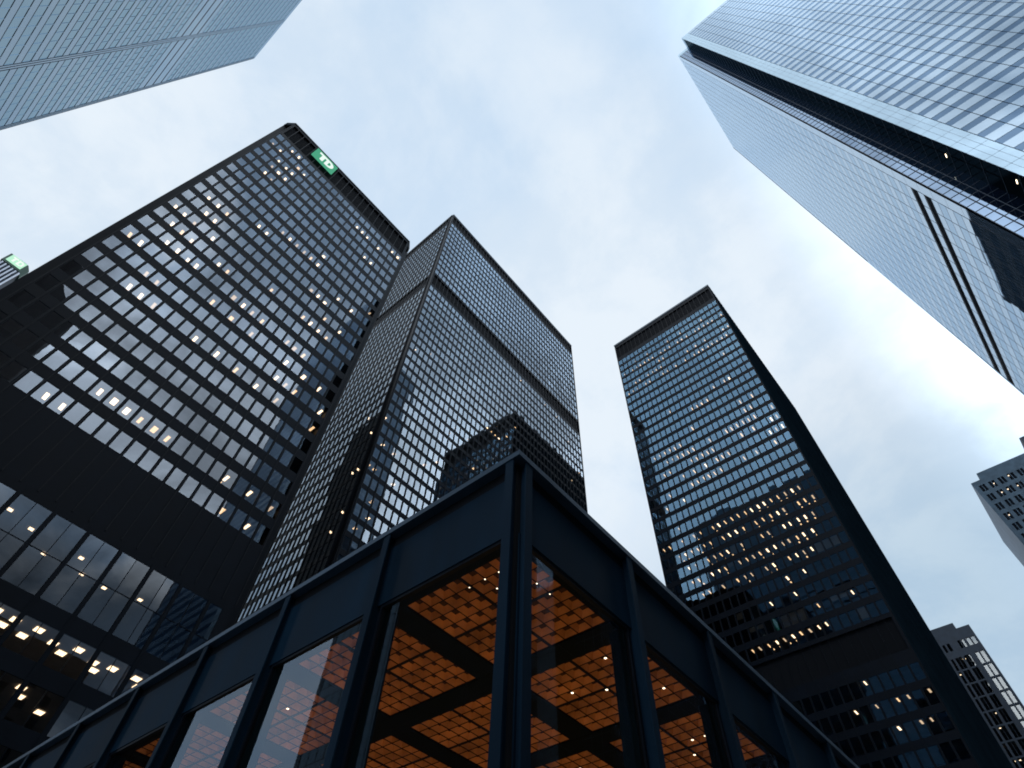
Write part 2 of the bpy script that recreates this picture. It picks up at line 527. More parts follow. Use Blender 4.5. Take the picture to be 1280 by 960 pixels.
def lit_sign():
    Y0 = 54.98
    t = thing('illuminated_sign', 'lit green sign with white TD letters on the black tower top', 'sign', (-4, Y0, Z(131)))
    fc = Face((0, Y0), XU, NY)
    a, b, h0, h1 = -6.7, -1.2, 128.75, 133.3
    mb = MB()
    fc.box(mb, a, b, h0, h1, -0.35, 0)
    panel = mb.build('sign_panel', M['sign_green'], t)
    W, H = b - a, h1 - h0

    def pt(x, y):
        return a + W * x, h0 + H * y
    d0, d1 = 0.003, 0.06
    mb = MB()
    for (x0, y0, x1, y1) in ((0.17, 0.68, 0.52, 0.86), (0.30, 0.16, 0.44, 0.678)):
        p, q = pt(x0, y0), pt(x1, y1)
        fc.box(mb, p[0], q[0], p[1], q[1], d0, d1)
    sub(mb.build('letter_t', M['sign_white'], t), panel)
    mb = MB()
    n = 14
    out = [(0.525, 0.16), (0.525, 0.86)]
    ring_o = [(0.66 + 0.22 * math.sin(math.pi * i / n), 0.51 + 0.35 * math.cos(math.pi * i / n)) for i in range(n + 1)]
    ring_i = [(0.655 + 0.095 * math.sin(math.pi * i / n), 0.51 + 0.19 * math.cos(math.pi * i / n)) for i in range(n + 1)]
    O = [(0.5215, 0.86)] + ring_o + [(0.5215, 0.16)]
    I = [(0.64, 0.70)] + ring_i + [(0.64, 0.32)]
    for k in range(len(O)):
        o0, o1, i0, i1 = O[k], O[(k + 1) % len(O)], I[k], I[(k + 1) % len(I)]
        P = [pt(*q) for q in (o0, o1, i1, i0)]
        mb.quad(*[fc.p(x, y, d1) for x, y in P])
        mb.quad(fc.p(*P[0], d1), fc.p(*P[1], d1), fc.p(*P[1], d0), fc.p(*P[0], d0))
        mb.quad(fc.p(*P[3], d1), fc.p(*P[2], d1), fc.p(*P[2], d0), fc.p(*P[3], d0))
    sub(mb.build('letter_d', M['sign_white'], t), panel)


# ------------------------------------------------------------------ tower C: the broad black tower in the middle
def mies_tower_c():
    X0, Y0 = 37.1, 69.42
    t = thing('office_tower', 'broad black gridded office tower with a dark band across its upper storeys', 'tower', (74, 90, 0))
    hs = [209.3 - 3.77 * k for k in range(12)] + [156.3 - 3.62 * k for k in range(38)]
    hs = [h for h in hs if h > 18]
    top = 218.6

    def hid(p):
        return p[0] / max(p[1], 1) < 0.385 and p[2] < 134 * p[1] / 57
    for which in (0, 1):
        if which == 0:
            fc = Face((0, Y0), XU, NY)
            cols = [38.4 + 1.557 * i for i in range(47)]
            u0, u1 = 37.35, 111.2
        else:
            fc = Face((X0, 0), YU, NX)
            cols = [71.75 + 1.557 * i for i in range(23)]
            u0, u1 = 70.7, 107.4
        ops = [(c - 0.6, c + 0.6) for c in cols]
        rows = [(h - 1.26, h + 1.26, ops) for h in hs]
        lv = [(159.0, 165.4, [(u0 + 0.5, u1 - 0.5)]), (211.8, 217.6, [(u0 + 0.5, u1 - 0.5)])]
        mb = wall_mesh(fc, u0, u1, -EYE, top, rows + lv, 0.14)
        for a, b, _ in lv:
            fc.rect(mb, u0, u1, a - 0.1, b + 0.1, -0.4, 1)
        mb.build('facade', [M['steel_sheen'], M['black']], t)
        glaze(fc, t, cells_of(rows), M['glass_c'], 0.05, 0.004, hid, most=70 if which == 0 else 30)
        ceilings(fc, t, u0 + 0.1, u1 - 0.1, [h + 1.36 for h in hs], 6.0)
        mullions(fc, t, [c - 0.7785 for c in cols] + [cols[-1] + 0.7785], 6.0, top - 0.1, 0.12, 0.1)
        if which == 0:
            spots = []
            for k, cs in LIT_C.items():
                for c in cs:
                    if k < len(hs) and c < len(cols):
                        spots.append((cols[c] + random.uniform(-0.2, 0.2), hs[k] + 1.33, 1.5, 0.3, 0.35))
            for k in range(12, 30):
                for c in range(47):
                    if random.random() < 0.035:
                        spots.append((cols[c] + random.uniform(-0.2, 0.2), hs[k] + 1.33, random.uniform(0.8, 1.1), 0.12, 0.14))
            lamps(fc, t, spots, [M['lamp'], M['lamp_mid'], M['lamp_mid']], 100)
            blinds(fc, t, rows[:40], 0.03, {(k, c) for k, cs in LIT_C.items() for c in cs})
        else:
            spots = [(cols[c], hs[k] + 1.33, 0.8, 0.25, 0.3) for k, c in ((30, 1), (31, 0), (33, 2), (33, 1), (34, 0), (28, 3), (36, 1), (37, 2))]
            lamps(fc, t, spots, M['lamp'], 100)
    body = MB()
    zt = Z(top)
    x1, y1 = 111.9, 108.2
    body.quad((x1, Y0 + 0.8, 0), (x1, y1, 0), (x1, y1, zt), (x1, Y0 + 0.8, zt))
    body.quad((X0, y1, 0), (x1, y1, 0), (x1, y1, zt), (X0, y1, zt))
    body.quad((111.2, Y0, 0), (111.2, Y0 + 0.8, 0), (111.2, Y0 + 0.8, zt), (111.2, Y0, zt))
    body.quad((111.2, Y0 + 0.8, 0), (x1, Y0 + 0.8, 0), (x1, Y0 + 0.8, zt), (111.2, Y0 + 0.8, zt))
    body.quad((37.35, Y0, 0), (37.35, 70.7, 0), (37.35, 70.7, zt), (37.35, Y0, zt))
    body.quad((X0, 70.7, 0), (37.35, 70.7, 0), (37.35, 70.7, zt), (X0, 70.7, zt))
    body.quad((X0, 107.4, 0), (X0, y1, 0), (X0, y1, zt), (X0, 107.4, zt))
    body.poly([(37.35, Y0, zt), (111.2, Y0, zt), (111.2, Y0 + .8, zt), (x1, Y0 + .8, zt), (x1, y1, zt), (X0, y1, zt), (X0, 70.7, zt), (37.35, 70.7, zt)])
    body.build('core_wall', M['steel'], t)
    cap = MB()
    cap.box((37.3, Y0 - 0.1, Z(218.63)), (111.3, Y0 + 0.5, Z(219.2)))
    cap.box((37.0, 69.95, Z(218.63)), (37.6, 108.2, Z(219.2)))
    cap.build('parapet', M['steel_cap'], t)
    return t


# ------------------------------------------------------------------ tower B: the slim tower with many lit windows
def mies_tower_b():
    X0 = 102.48
    t = thing('office_tower', 'slim black office tower with rows of lit lamps and blue mirrored windows', 'tower', (135, 27, 0))
    fc = Face((X0, 0), YU, NX)
    cols = [9.58 + 1.545 * i for i in range(24)]
    u0, u1 = 8.65, 46.1
    ops = [(c - 0.62, c + 0.62) for c in cols]
    hs = [170.7 - 3.66 * k for k in range(31)] + [50.0 - 3.6 * k for k in range(10)]
    rows = [(h - 1.22, h + 1.22, ops) for h in hs]
    lv = [(53.4, 58.9, [(u0 + 0.5, u1 - 0.5)]), (173.9, 180.6, [(u0 + 0.45, u1 - 0.45)])]
    mb = wall_mesh(fc, u0, u1, -EYE, 182.2, rows + lv, 0.14)
    for a, b, _ in lv:
        fc.rect(mb, u0, u1, a - 0.1, b + 0.1, -0.4, 1)
    zt = Z(182.2)
    x1 = 168.3
    mb.quad((X0, u0, 0), (x1, u0, 0), (x1, u0, zt), (X0, u0, zt), 2)
    mb.quad((X0, u1, 0), (x1, u1, 0), (x1, u1, zt), (X0, u1, zt), 2)
    mb.quad((x1, u0, 0), (x1, u1, 0), (x1, u1, zt), (x1, u0, zt))
    mb.poly([(X0, u0, zt), (x1, u0, zt), (x1, u1, zt), (X0, u1, zt)])
    mb.build('facade', [M['steel_sheen'], M['black'], M['steel_matt']], t)
    glaze(fc, t, cells_of(rows), M['glass_b'], 0.04, 0.0025)
    ceilings(fc, t, u0 + 0.1, u1 - 0.1, [h + 1.34 for h in hs], 6.0)
    mus = [c - 0.7725 for c in cols] + [cols[-1] + 0.7725]
    mullions(fc, t, mus, 10.0, 173.5, 0.09, 0.09, M['steel'])
    mullions(fc, t, mus, 173.52, 182.0, 0.09, 0.09)
    side = Face((0, u0), XU, NY)
    for i in range(42):
        b = MB()
        side.box(b, X0 + 0.84 + 1.545 * i, X0 + 0.96 + 1.545 * i, 10.0, 182.0, 0.002, 0.2)
        b.build('mullion', M['steel_matt'], t)
    spots = []
    for k, cs in LIT_B.items():
        for c in cs:
            u = cols[23 - c]
            d = 1.7 if k < 12 else 1.45
            spots.append((u + random.uniform(-0.15, 0.15), hs[k] + 1.31, d + random.uniform(-0.1, 0.1), random.choice((0.1, 0.12, 0.15)), 0.62))
            if 10 < k < 31 and random.random() < 0.35:
                spots.append((u + random.uniform(-0.3, 0.3), hs[k] + 1.31, 3.0, 0.12, 0.25))
    lamps(fc, t, spots, [M['lamp_mid'], M['lamp'], M['lamp_dim'], M['lamp']], 100)
    blinds(fc, t, rows[:31], 0.06, {(k, 23 - c) for k, cs in LIT_B.items() for c in cs})
    cap = MB()
    cap.box((X0 - 0.12, u0 - 0.1, Z(182.23)), (x1, u1 + 0.1, Z(183.0)))
    cap.build('parapet', M['steel_cap'], t)
    return t


# ------------------------------------------------------------------ the pale glass tower with the notched corner
def notched_tower():
    XA, YA, XB, YB, YE, XE = 51.84, -32.0, 56.1, -27.81, -78.0, 101.6
    t = thing('glass_skyscraper', 'tall pale glass skyscraper with a dark notch cut along its corner', 'skyscraper', (78, -52, 0))
    top = 270.0
    pitch = 3.735
    hs = [93.44 + pitch * k for k in range(-24, 47)]
    lamp_spots = []
    # the front that faces the street crossing: bands of dark windows between pale glazed panels
    fx = Face((XA, 0), (0, -1, 0), NX)
    ua, ub = -YA, -YE
    c0 = ua + 2.75
    n = 15
    ops = [(c0 + 2.77 * i + 0.05, c0 + 2.77 * (i + 1) - 0.05) for i in range(n)]
    rows = [(h - 0.78, h + 0.78, ops) for h in hs if h < top - 3]
    # pale panels are panes too, set flush between the window bands
    body = MB()
    fx.rect(body, ua, ub, -EYE, top, -0.16, 0)
    fy = Face((0, YB), XU, PY)
    fy.rect(body, XB, XE, -EYE, top, -0.012, 0)
    zt = Z(top)
    body.quad((XA, YE, 0), (XE, YE, 0), (XE, YE, zt), (XA, YE, zt))
    body.quad((XE, YE, 0), (XE, YB, 0), (XE, YB, zt), (XE, YE, zt))
    body.poly([(XA + 0.16, YA, zt), (XA + 0.16, YE, zt), (XE, YE, zt), (XE, YB - 0.16, zt), (XB + 0.16, YB - 0.16, zt), (XB + 0.16, YA, zt)])
    body.build('core_wall', M['joint'], t)
    pan = MB()

    def panel(fc, u0, u1, h0, h1, d=0.0):
        a, b = random.gauss(0, 0.0009), random.gauss(0, 0.0009)
        du, dh = (u1 - u0) / 2 * a, (h1 - h0) / 2 * b
        if fc.flip:
            u0, u1, du = u1, u0, -du
        pan.quad(fc.p(u0, h0, d - du - dh), fc.p(u1, h0, d + du - dh), fc.p(u1, h1, d + du + dh), fc.p(u0, h1, d - du + dh))
    for i, (p, q) in enumerate(ops):
        for k in range(len(rows)):
            lo = rows[k][1] + 0.02
            hi = rows[k + 1][0] - 0.02 if k + 1 < len(rows) else top
            panel(fx, p, q, lo, hi)
    pan.build('spandrel_panel', M['panel_pale'], t)
    pan.__init__()
    glaze(fx, t, cells_of(rows), M['glass_pale'], 0.03, 0.0012, most=60)
    # flank
    c1 = XB + 1.9
    m = 15
    w = (XE - 0.6 - c1) / m
    ops2 = [(c1 + w * i + 0.07, c1 + w * (i + 1) - 0.07) for i in range(m)]
    skip = (92.3, 89.0)
    rows2 = []
    for h in hs:
        if h > top - 3:
            continue
        rows2.append((h - 0.95, h + 0.95, ops2))
    solid2 = [r for r in rows2 if not (88.0 < (r[0] + r[1]) / 2 < 94.5)]
    for p, q in ops2:
        for k in range(len(rows2)):
            lo = rows2[k][1] + 0.11
            hi = rows2[k + 1][0] - 0.11 if k + 1 < len(rows2) else top
            panel(fy, p, q, lo, hi)
    for fc, a, b in ((fy, XE - 0.57, XE),):
        panel(fc, a, b, -EYE, top)
    pan.build('spandrel_panel', M['panel_flank'], t)
    glaze(fy, t, cells_of(solid2), M['glass_flank'], 0.004, 0.0012, most=40)
    lv = MB()
    for h in hs:
        if 88.0 < h < 94.5:
            fy.rect(lv, c1, XE - 0.6, h - 0.86, h + 0.62, -0.02)
            for s in range(5):
                fy.box(lv, c1, XE - 0.6, h - 0.7 + s * 0.28, h - 0.66 + s * 0.28, -0.018, 0.02)
    lv.build('louvre_band', M['black'], t)
    # corner strips of pale panels, jointed at every storey
    for fc, a, b in ((fx, ua, ua + 2.7), (fy, XB, XB + 1.82)):
        cor = MB()
        for h in hs:
            if h < top - 3:
                fc.rect(cor, a, b, h - pitch / 2 + 0.04, h + pitch / 2 - 0.02, 0.0)
        fc.rect(cor, a, b, hs[-1] if hs[-1] < top - 3 else hs[-2] + pitch / 2, top + 0.2, 0.002)
        for h in hs:
            if fc is fx and h < top - 3:
                fx.rect(cor, ua + 0.9, ua + 0.94, h - pitch / 2 + .05, h + pitch / 2 - .03, 0.003, 1)
                fx.rect(cor, ua + 1.8, ua + 1.84, h - pitch / 2 + .05, h + pitch / 2 - .03, 0.003, 1)
        cor.build('corner_panel', [M['panel_corner'] if fc is fx else M['panel_flank'], M['joint']], t)
    # the notch: two dark glass returns with a grid of mullions
    fa = Face((0, YA), XU, PY)
    fb = Face((XB, 0), YU, NX)
    notch = MB()
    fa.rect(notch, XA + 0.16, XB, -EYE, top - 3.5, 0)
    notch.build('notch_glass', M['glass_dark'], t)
    notch = MB()
    fb.rect(notch, YA, YB - 0.2, -EYE, top - 3.5, 0)
    notch.build('notch_glass', M['glass_notch'], t)
    rim = MB()
    fa.rect(rim, XA + 0.16, XB, top - 3.5, top + 0.2, 0.01)
    fb.rect(rim, YA, YB, top - 3.5, top + 0.2, 0.01)
    rim.build('notch_parapet', M['panel_corner'], t)
    gr = MB()
    for h in hs:
        if h < top - 4:
            fb.box(gr, YA + 0.03, YB - 0.2, h - 0.95, h - 0.88, 0.004, 0.05)
            fb.box(gr, YA + 0.03, YB - 0.2, h + 0.95, h + 1.02, 0.004, 0.05)
            fa.box(gr, XA + 0.2, XB - 0.06, h - 0.9, h - 0.8, 0.004, 0.04)
    for u in (YA + 1.4, YB - 1.45, YB - 0.25):
        fb.box(gr, u - 0.04, u + 0.04, -EYE, top - 3.6, 0.06, 0.1)
    gr.build('notch_grid', M['joint'], t)
    for (x, h) in ((53.2, 74.6), (54.0, 90.0)):
        b = MB()
        fa.box(b, x - 0.3, x + 0.3, h - 0.06, h + 0.06, 0.05, 0.1)
        b.build('ceiling_lamp', M['lamp'], t)
    return t


# ------------------------------------------------------------------ the stainless tower in the upper corner
def steel_tower():
    X0, Y1, Y0 = -44.3, 87.35, 17.0
    t = thing('steel_skyscraper', 'blue grey steel skyscraper with thin storey lines and an upright seam', 'skyscraper', (-62, 52, 0))
    fc = Face((X0, 0), (0, -1, 0), PX)
    top = 226.0
    pitch = 3.89
    hs = [100.0 + 1.55 + pitch * k for k in range(-25, 32)]
    bays = [(-86.35, -71.0), (-69.8, -53.9), (-52.7, -36.8), (-35.6, -19.0)]
    ops = []
    for a, b in bays:
        n = 8
        w = (b - a) / n
        ops += [(a + w * i + 0.05, a + w * (i + 1) - 0.05) for i in range(n)]
    rows = []
    mech = []
    for h in hs:
        if h > top - 1.6:
            continue
        if 156 < h < 164:
            mech.append(h)
        else:
            rows.append((h - 1.1, h + 1.1, ops))
    lrows = [(h - 0.2, h + 0.35, [(bays[i][0] + 0.05, bays[i][1] - 0.05) for i in range(4)]) for h in mech]
    mb = wall_mesh(fc, -Y1, -Y0, -EYE, top, rows + lrows, 0.1)
    for a, b, oo in lrows:
        for p, q in oo:
            fc.rect(mb, p, q, a, b, -0.06, 1)
    x1 = -81.0
    zt = Z(top)
    mb.quad((X0, Y1, 0), (x1, Y1, 0), (x1, Y1, zt), (X0, Y1, zt))
    mb.quad((X0, Y0, 0), (x1, Y0, 0), (x1, Y0, zt), (X0, Y0, zt))
    mb.quad((x1, Y0, 0), (x1, Y1, 0), (x1, Y1, zt), (x1, Y0, zt))
    mb.poly([(X0, Y0, zt), (X0, Y1, zt), (x1, Y1, zt), (x1, Y0, zt)])
    mb.build('facade', [M['stainless'], M['black']], t)
    ln = MB()
    for a, b, _ in rows:
        for p, q in bays:
            fc.box(ln, p, q, a - 0.11, a - 0.05, 0.003, 0.03)
    for (a, b) in ((-71.0, -69.8), (-53.9, -52.7), (-36.8, -35.6), (-87.35, -86.35)):
        for u in (a + 0.04, (a + b) / 2, b - 0.08):
            fc.box(ln, u - 0.03, u + 0.03, -EYE, top - 1, 0.003, 0.05)
    ln.build('joint_line', M['joint'], t)
    glaze(fc, t, cells_of(rows), M['glass_steel'], 0.06, 0.0012)
    return t


# ------------------------------------------------------------------ far towers
def concrete_tower():
    X0, Y0 = 190.0, -22.9
    t = thing('office_tower', 'grey concrete tower with paired window slots and a pale blank flank', 'tower', (205, -50, 0))
    fc = Face((X0, 0), (0, -1, 0), NX)
    u0, u1 = 22.9, 75.0
    cols = [24.9 + 2.66 * i for i in range(18)]
    ops = []
    for c in cols:
        ops += [(c - 0.82, c - 0.1), (c + 0.1, c + 0.82)]
    hs = [136.7 - 3.85 * k for k in range(34)]
    rows = [(h - 1.25, h + 1.25, ops) for h in hs]
    mb = wall_mesh(fc, u0, u1, -EYE, 139.8, rows, 0.35)
    zt = Z(139.8)
    mb.quad((X0, -u0, 0), (224.5, -u0, 0), (224.5, -u0, zt), (X0, -u0, zt), 1)
    mb.quad((X0, -u1, 0), (224.5, -u1, 0), (224.5, -u1, zt), (X0, -u1, zt))
    mb.quad((224.5, -u0, 0), (224.5, -u1, 0), (224.5, -u1, zt), (224.5, -u0, zt))
    mb.poly([(X0, -u0, zt), (224.5, -u0, zt), (224.5, -u1, zt), (X0, -u1, zt)])
    mb.build('facade', [M['concrete'], M['concrete_pale']], t)
    b = MB()
    b.box((X0 + 0.4, -26.0, zt), (222.0, -72.0, Z(142.6)))
    b.build('penthouse', M['concrete'], t)
    rn = MB()
    for h in hs:
        for c in cols:
            if random.random() < 0.0:
                pass
    glaze(fc, t, cells_of(rows), M['glass_a'], 0.33, 0.002)
    ceilings(fc, t, u0 + 0.1, u1 - 0.1, [h + 1.3 for h in hs[:16]], 5.0, inset=0.4)
    spots = []
    for k in range(0, 12):
        for c in cols[:14]:
            if random.random() < 0.22:
                spots.append((c + random.choice((-0.46, 0.46)), hs[k] + 1.28, random.uniform(1.0, 1.8), 0.2, 0.25))
    lamps(fc, t, spots, M['lamp_cool'], 60)
    return t


def far_corner_tower():
    t = thing('office_tower', 'blue grey tower of which only a roof corner shows above the concrete tower', 'tower', (262, -75, 0))
    X0, Y0, top = 244.0, -53.6, 190.0
    fc = Face((X0, 0), (0, -1, 0), NX)
    cols = [55.5 + 3.0 * i for i in range(12)]
    rows = [(top - 4.5 - 3.8 * k, top - 2.4 - 3.8 * k, [(c - 1.2, c + 1.2) for c in cols]) for k in range(40)]
    mb = wall_mesh(fc, 53.6, 92.0, -EYE, top, rows, 0.2)
    zt = Z(top)
    mb.quad((X0, Y0, 0), (280, Y0, 0), (280, Y0, zt), (X0, Y0, zt))
    mb.quad((X0, -92, 0), (280, -92, 0), (280, -92, zt), (X0, -92, zt))
    mb.quad((280, Y0, 0), (280, -92, 0), (280, -92, zt), (280, Y0, zt))
    mb.poly([(X0, Y0, zt), (280, Y0, zt), (280, -92, zt), (X0, -92, zt)])
    mb.build('facade', M['dark_precast'], t)
    glaze(fc, t, cells_of(rows), M['glass_steel'], 0.2, 0.002, most=20)
    return t


def grid_tower():
    X0, top = 238.0, 125.3
    t = thing('office_tower', 'dark office tower with bright window strips rising behind the slim black tower', 'tower', (255, 25, 0))
    fc = Face((X0, 0), YU, NX)
    u0, u1 = 0.5, 48.0
    strips = [(1.25, 2.25), (2.75, 3.75)]
    c = 5.5
    ops_hi = list(strips) + [(4.6, 5.55)]
    strips += [(5.45, 6.35), (6.42, 7.25)]
    for i in range(9):
        a = 8.0 + 4.35 * i
        strips += [(a, a + 0.95), (a + 1.05, a + 2.0), (a + 2.6, a + 3.4)]
    hs = [114.3 - 4.42 * k for k in range(26)]
    rows = [(h - 1.95, h + 1.95, strips) for h in hs if h > 6]
    rows.append((118.7, 121.4, strips[:2] + [(4.6, 5.5), (5.75, 6.5)] + strips[5:]))
    mb = wall_mesh(fc, u0, u1, -EYE, top, rows, 0.3)
    zt = Z(top)
    mb.quad((X0, u0, 0), (275, u0, 0), (275, u0, zt), (X0, u0, zt))
    mb.quad((X0, u1, 0), (275, u1, 0), (275, u1, zt), (X0, u1, zt))
    mb.quad((275, u0, 0), (275, u1, 0), (275, u1, zt), (275, u0, zt))
    mb.poly([(X0, u0, zt), (275, u0, zt), (275, u1, zt), (X0, u1, zt)])
    mb.build('facade', M['dark_precast'], t)
    b = MB()
    b.box((X0 + 0.6, 4.6, zt), (272, 44, Z(127.8)))
    b.build('penthouse', M['dark_precast'], t)
    glaze(fc, t, cells_of(rows), M['glass_grid'], 0.28, 0.002)
    ceilings(fc, t, u0 + 0.1, u1 - 0.1, [h + 2.05 for h in hs if h > 30], 5.0, inset=0.35, drop=4.2)
    spots = []
    for k in range(0, 12):
        for i in range(10):
            if random.random() < 0.35:
                spots.append((random.uniform(7, 22), hs[k] + 2.0, random.uniform(0.8, 2.4), 0.25, 0.25))
    lamps(fc, t, spots, M['lamp'], 60)
    return t


def crowned_tower():
    t = thing('crowned_tower', 'distant ribbed tower ending in a dark green crown box', 'tower', (-63, 232, 0))
    zc = Z(221.8)
    b = MB()
    b.box((-66.4, 227.2, 0), (-59.2, 238, zc))
    b.box((-80, 229.5, 0), (-57.6, 250, Z(209.5)))
    b.build('shaft', M['dark_precast'], t)
    for i in range(6):
        x = -66.3 + 1.36 * i
        b = MB()
        b.box((x, 226.6, 60), (x + 0.5, 227.197, Z(221.0)))
        b.build('rib', M['white_rib'], t)
    b = MB()
    n = [(-67.2, 226.9), (-60.0, 226.9), (-58.6, 229.5), (-58.6, 238), (-67.2, 238)]
    b.prism(n, zc + 0.01, Z(227.6))
    b.poly([(*p, zc + 0.01) for p in reversed(n)])
    b.build('crown', M['green_dark'], t)
    b = MB()
    b.prism([(-65.5, 229), (-60.5, 229), (-60.5, 236), (-65.5, 236)], Z(227.62), Z(229.4))
    b.prism([(-64.3, 230), (-61.5, 230), (-61.5, 235), (-64.3, 235)], Z(229.41), Z(231.0))
    b.build('mast_base', M['white_rib'], t)
    s = thing('illuminated_sign', 'small glowing green and white sign on the crown of the distant tower', 'sign', (-63, 226.5, Z(225)))
    b = MB()
    b.box((-66.3, 226.55, Z(222.9)), (-60.4, 226.85, Z(227.3)))
    fp = b.build('sign_panel', M['sign_far'], s)
    b = MB()
    fc = Face((0, 226.55), XU, NY)
    for (x0, y0, x1, y1) in ((-65.4, 226.0, -63.4, 226.7), (-64.8, 223.7, -64.0, 225.99), (-63.1, 223.7, -62.4, 226.7), (-62.39, 226.0, -61.5, 226.7), (-62.39, 223.7, -61.5, 224.4), (-61.49, 224.1, -60.9, 226.3)):
        fc.box(b, x0, x1, y0, y1, 0.003, 0.08)
    sub(b.build('lettering', M['sign_white_far'], s), fp)


def reflected_towers():
    t = thing('granite_tower', 'dark granite tower mirrored at the lower edge of the signed black tower', 'tower', (-70, -172, 0))
    b = MB()
    b.prism([(-95, -152), (-60, -152), (-41, -182), (-41, -191), (-95, -191)], 0, Z(275))
    b.build('facade', M['granite'], t)
    t = thing('stone_building', 'lower stone office block standing across the street behind the viewer', 'building', (0, -55, 0))
    fc = Face((0, -35), XU, PY)
    cols = [-28 + 3.2 * i for i in range(19)]
    rows = [(h, h + 2.0, [(c - 0.7, c + 0.7) for c in cols]) for h in [4 + 3.9 * k for k in range(15)]]
    mb = wall_mesh(fc, -30, 33, -EYE, 66, rows, 0.25)
    zt = Z(66)
    for p, q in (((33, -35), (33, -75)), ((33, -75), (-30, -75)), ((-30, -75), (-30, -35))):
        mb.quad((*p, 0), (*q, 0), (*q, zt), (*p, zt))
    mb.poly([(-30, -35, zt), (33, -35, zt), (33, -75, zt), (-30, -75, zt)])
    mb.build('facade', M['limestone'], t)
    glaze(fc, t, cells_of(rows), M['glass_steel'], 0.24, 0.002, most=0)


# ------------------------------------------------------------------ the glass pavilion
def pavilion():
    k = 5.6
    g = k / 8.6                  # all profiles keep their proportion to the module
    MOD = 0.3965 * k
    X0, Y0 = 0.65 * k, 0.567 * k
    NB = 9
    cx = [0.688 * k + MOD * i for i in range(NB + 1)]
    cy = [0.597 * k + MOD * i for i in range(NB + 1)]
    XE, YE = cx[-1] + (g * 0.35), cy[-1] + (g * 0.35)
    t = thing('glass_pavilion', 'low dark steel pavilion with glass walls and a glowing coffered ceiling', 'pavilion', (X0, Y0, 0))
    zc = 0.812 * k            # ceiling
    zf0, zf1, zr = 0.792 * k, 0.955 * k, k
    # roof deck and its projecting edge
    b = MB()
    b.box((X0 + (g * 0.34), Y0 + (g * 0.34), Z(zf1 + (g * 0.26))), (XE, YE, Z(zr) - (g * 0.02)))
    b.build('roof', M['steel'], t)
    for s in range(NB):                     # the edge comes in lengths with a hairline joint between them
        for fc_x in (True, False):
            o, end = (Y0, YE) if fc_x else (X0, XE)
            p = o + (0.0 if s == 0 and fc_x else (g * 0.335) if s == 0 else (1.55 + 2 * (s - 1)) * MOD)
            q = o + (1.55 + 2 * s) * MOD - (g * 0.012)
            if p > end - 1:
                continue
            q = min(q, end)
            b = MB()
            if fc_x:
                b.box((X0, p, Z(zf1 + (g * 0.255))), (X0 + (g * 0.33), q, Z(zr)))
            else:
                b.box((p, Y0, Z(zf1 + (g * 0.255))), (q, Y0 + (g * 0.33), Z(zr)))
            b.build('roof_edge', M['steel_cap'], t)
    b = MB()
    b.box((X0 + (g * 0.2), Y0 + (g * 0.2), Z(zf1 + (g * 0.002))), (XE, YE, Z(zf1 + (g * 0.252))))
    b.build('roof_recess', M['black'], t)
    fx = Face((X0, 0), YU, NX)
    fy = Face((0, Y0), XU, NY)
    for fc, cs, nm in ((fx, cy, 'x'), (fy, cx, 'y')):
        for i, u in enumerate(cs):
            b = MB()
            W = (g * 0.095)
            fc.box(b, u - W, u + W, -EYE, zf1 + (g * 0.25), -(g * 0.055), -(g * 0.02))
            fc.box(b, u - (g * 0.022), u + (g * 0.022), -EYE, zf1 + (g * 0.25), -(g * 0.26), -(g * 0.0551))
            fc.box(b, u - W, u + W, -EYE, zf0 - (g * 0.002), -(g * 0.30), -(g * 0.262))
            if i > 0:
                fc.box(b, u - (g * 0.17), u + (g * 0.17), -EYE, zf0 - (g * 0.003), -(g * 0.62), -(g * 0.303))
            b.build('column', M['steel_blue'], t)
        for i in range(NB):
            a, c = cs[i] + (g * 0.024), cs[i + 1] - (g * 0.024)
            b = MB()
            fc.box(b, a, c, zf0, zf1, -(g * 0.262), -(g * 0.19))
            o = b.build('fascia_panel', M['steel_blue'], t)
            b = MB()
            fc.box(b, a + (g * 0.08), c - (g * 0.08), zf0 - (g * 0.07), zf0 - (g * 0.003), -(g * 0.30), -(g * 0.21))
            for e in (a + (g * 0.075), c - (g * 0.135)):
                fc.box(b, e, e + (g * 0.06), -EYE + 0.4, zf0 - (g * 0.073), -(g * 0.30), -(g * 0.21))
            fc.box(b, a + (g * 0.08), c - (g * 0.08), -EYE, -EYE + 0.39, -(g * 0.30), -(g * 0.21))
            fr = b.build('window_frame', M['steel'], t)
            b = MB()
            fc.rect(b, a + (g * 0.12), c - (g * 0.12), -EYE + 0.38, zf0 - (g * 0.06), -(g * 0.25))
            sub(b.build('window_pane', M['pav_glass'], t), fr)
    # the re-entrant corner post
    b = MB()
    b.box((X0 + (g * 0.19), Y0 + (g * 0.19), 0), (X0 + (g * 0.5), Y0 + (g * 0.5), Z(zf1 + (g * 0.25))))
    b.build('corner_post', M['black'], t)
    # ceiling: beams on the module, coffer panels between
    bw = 0.036 * k
    for i in range(NB + 1):
        b = MB()
        x = cx[i]
        lo = x - bw if i else X0 + (g * 0.305)
        b.box((lo, Y0 + (g * 0.51), Z(zc - (g * 0.05))), (x + bw, YE, Z(zf1)))
        b.build('beam', M['beam'], t)
    for j in range(NB + 1):
        for i in range(NB):
            b = MB()
            y = cy[j]
            lo = y - bw if j else Y0 + (g * 0.305)
            b.box((cx[i] + bw + (g * 0.002), lo, Z(zc - (g * 0.045))), (cx[i + 1] - bw - (g * 0.002), y + bw, Z(zf1)))
            b.build('beam', M['beam'], t)
    cell = (MOD - 2 * bw - (g * 0.05)) / 8
    b = MB()
    deep = g * 0.125
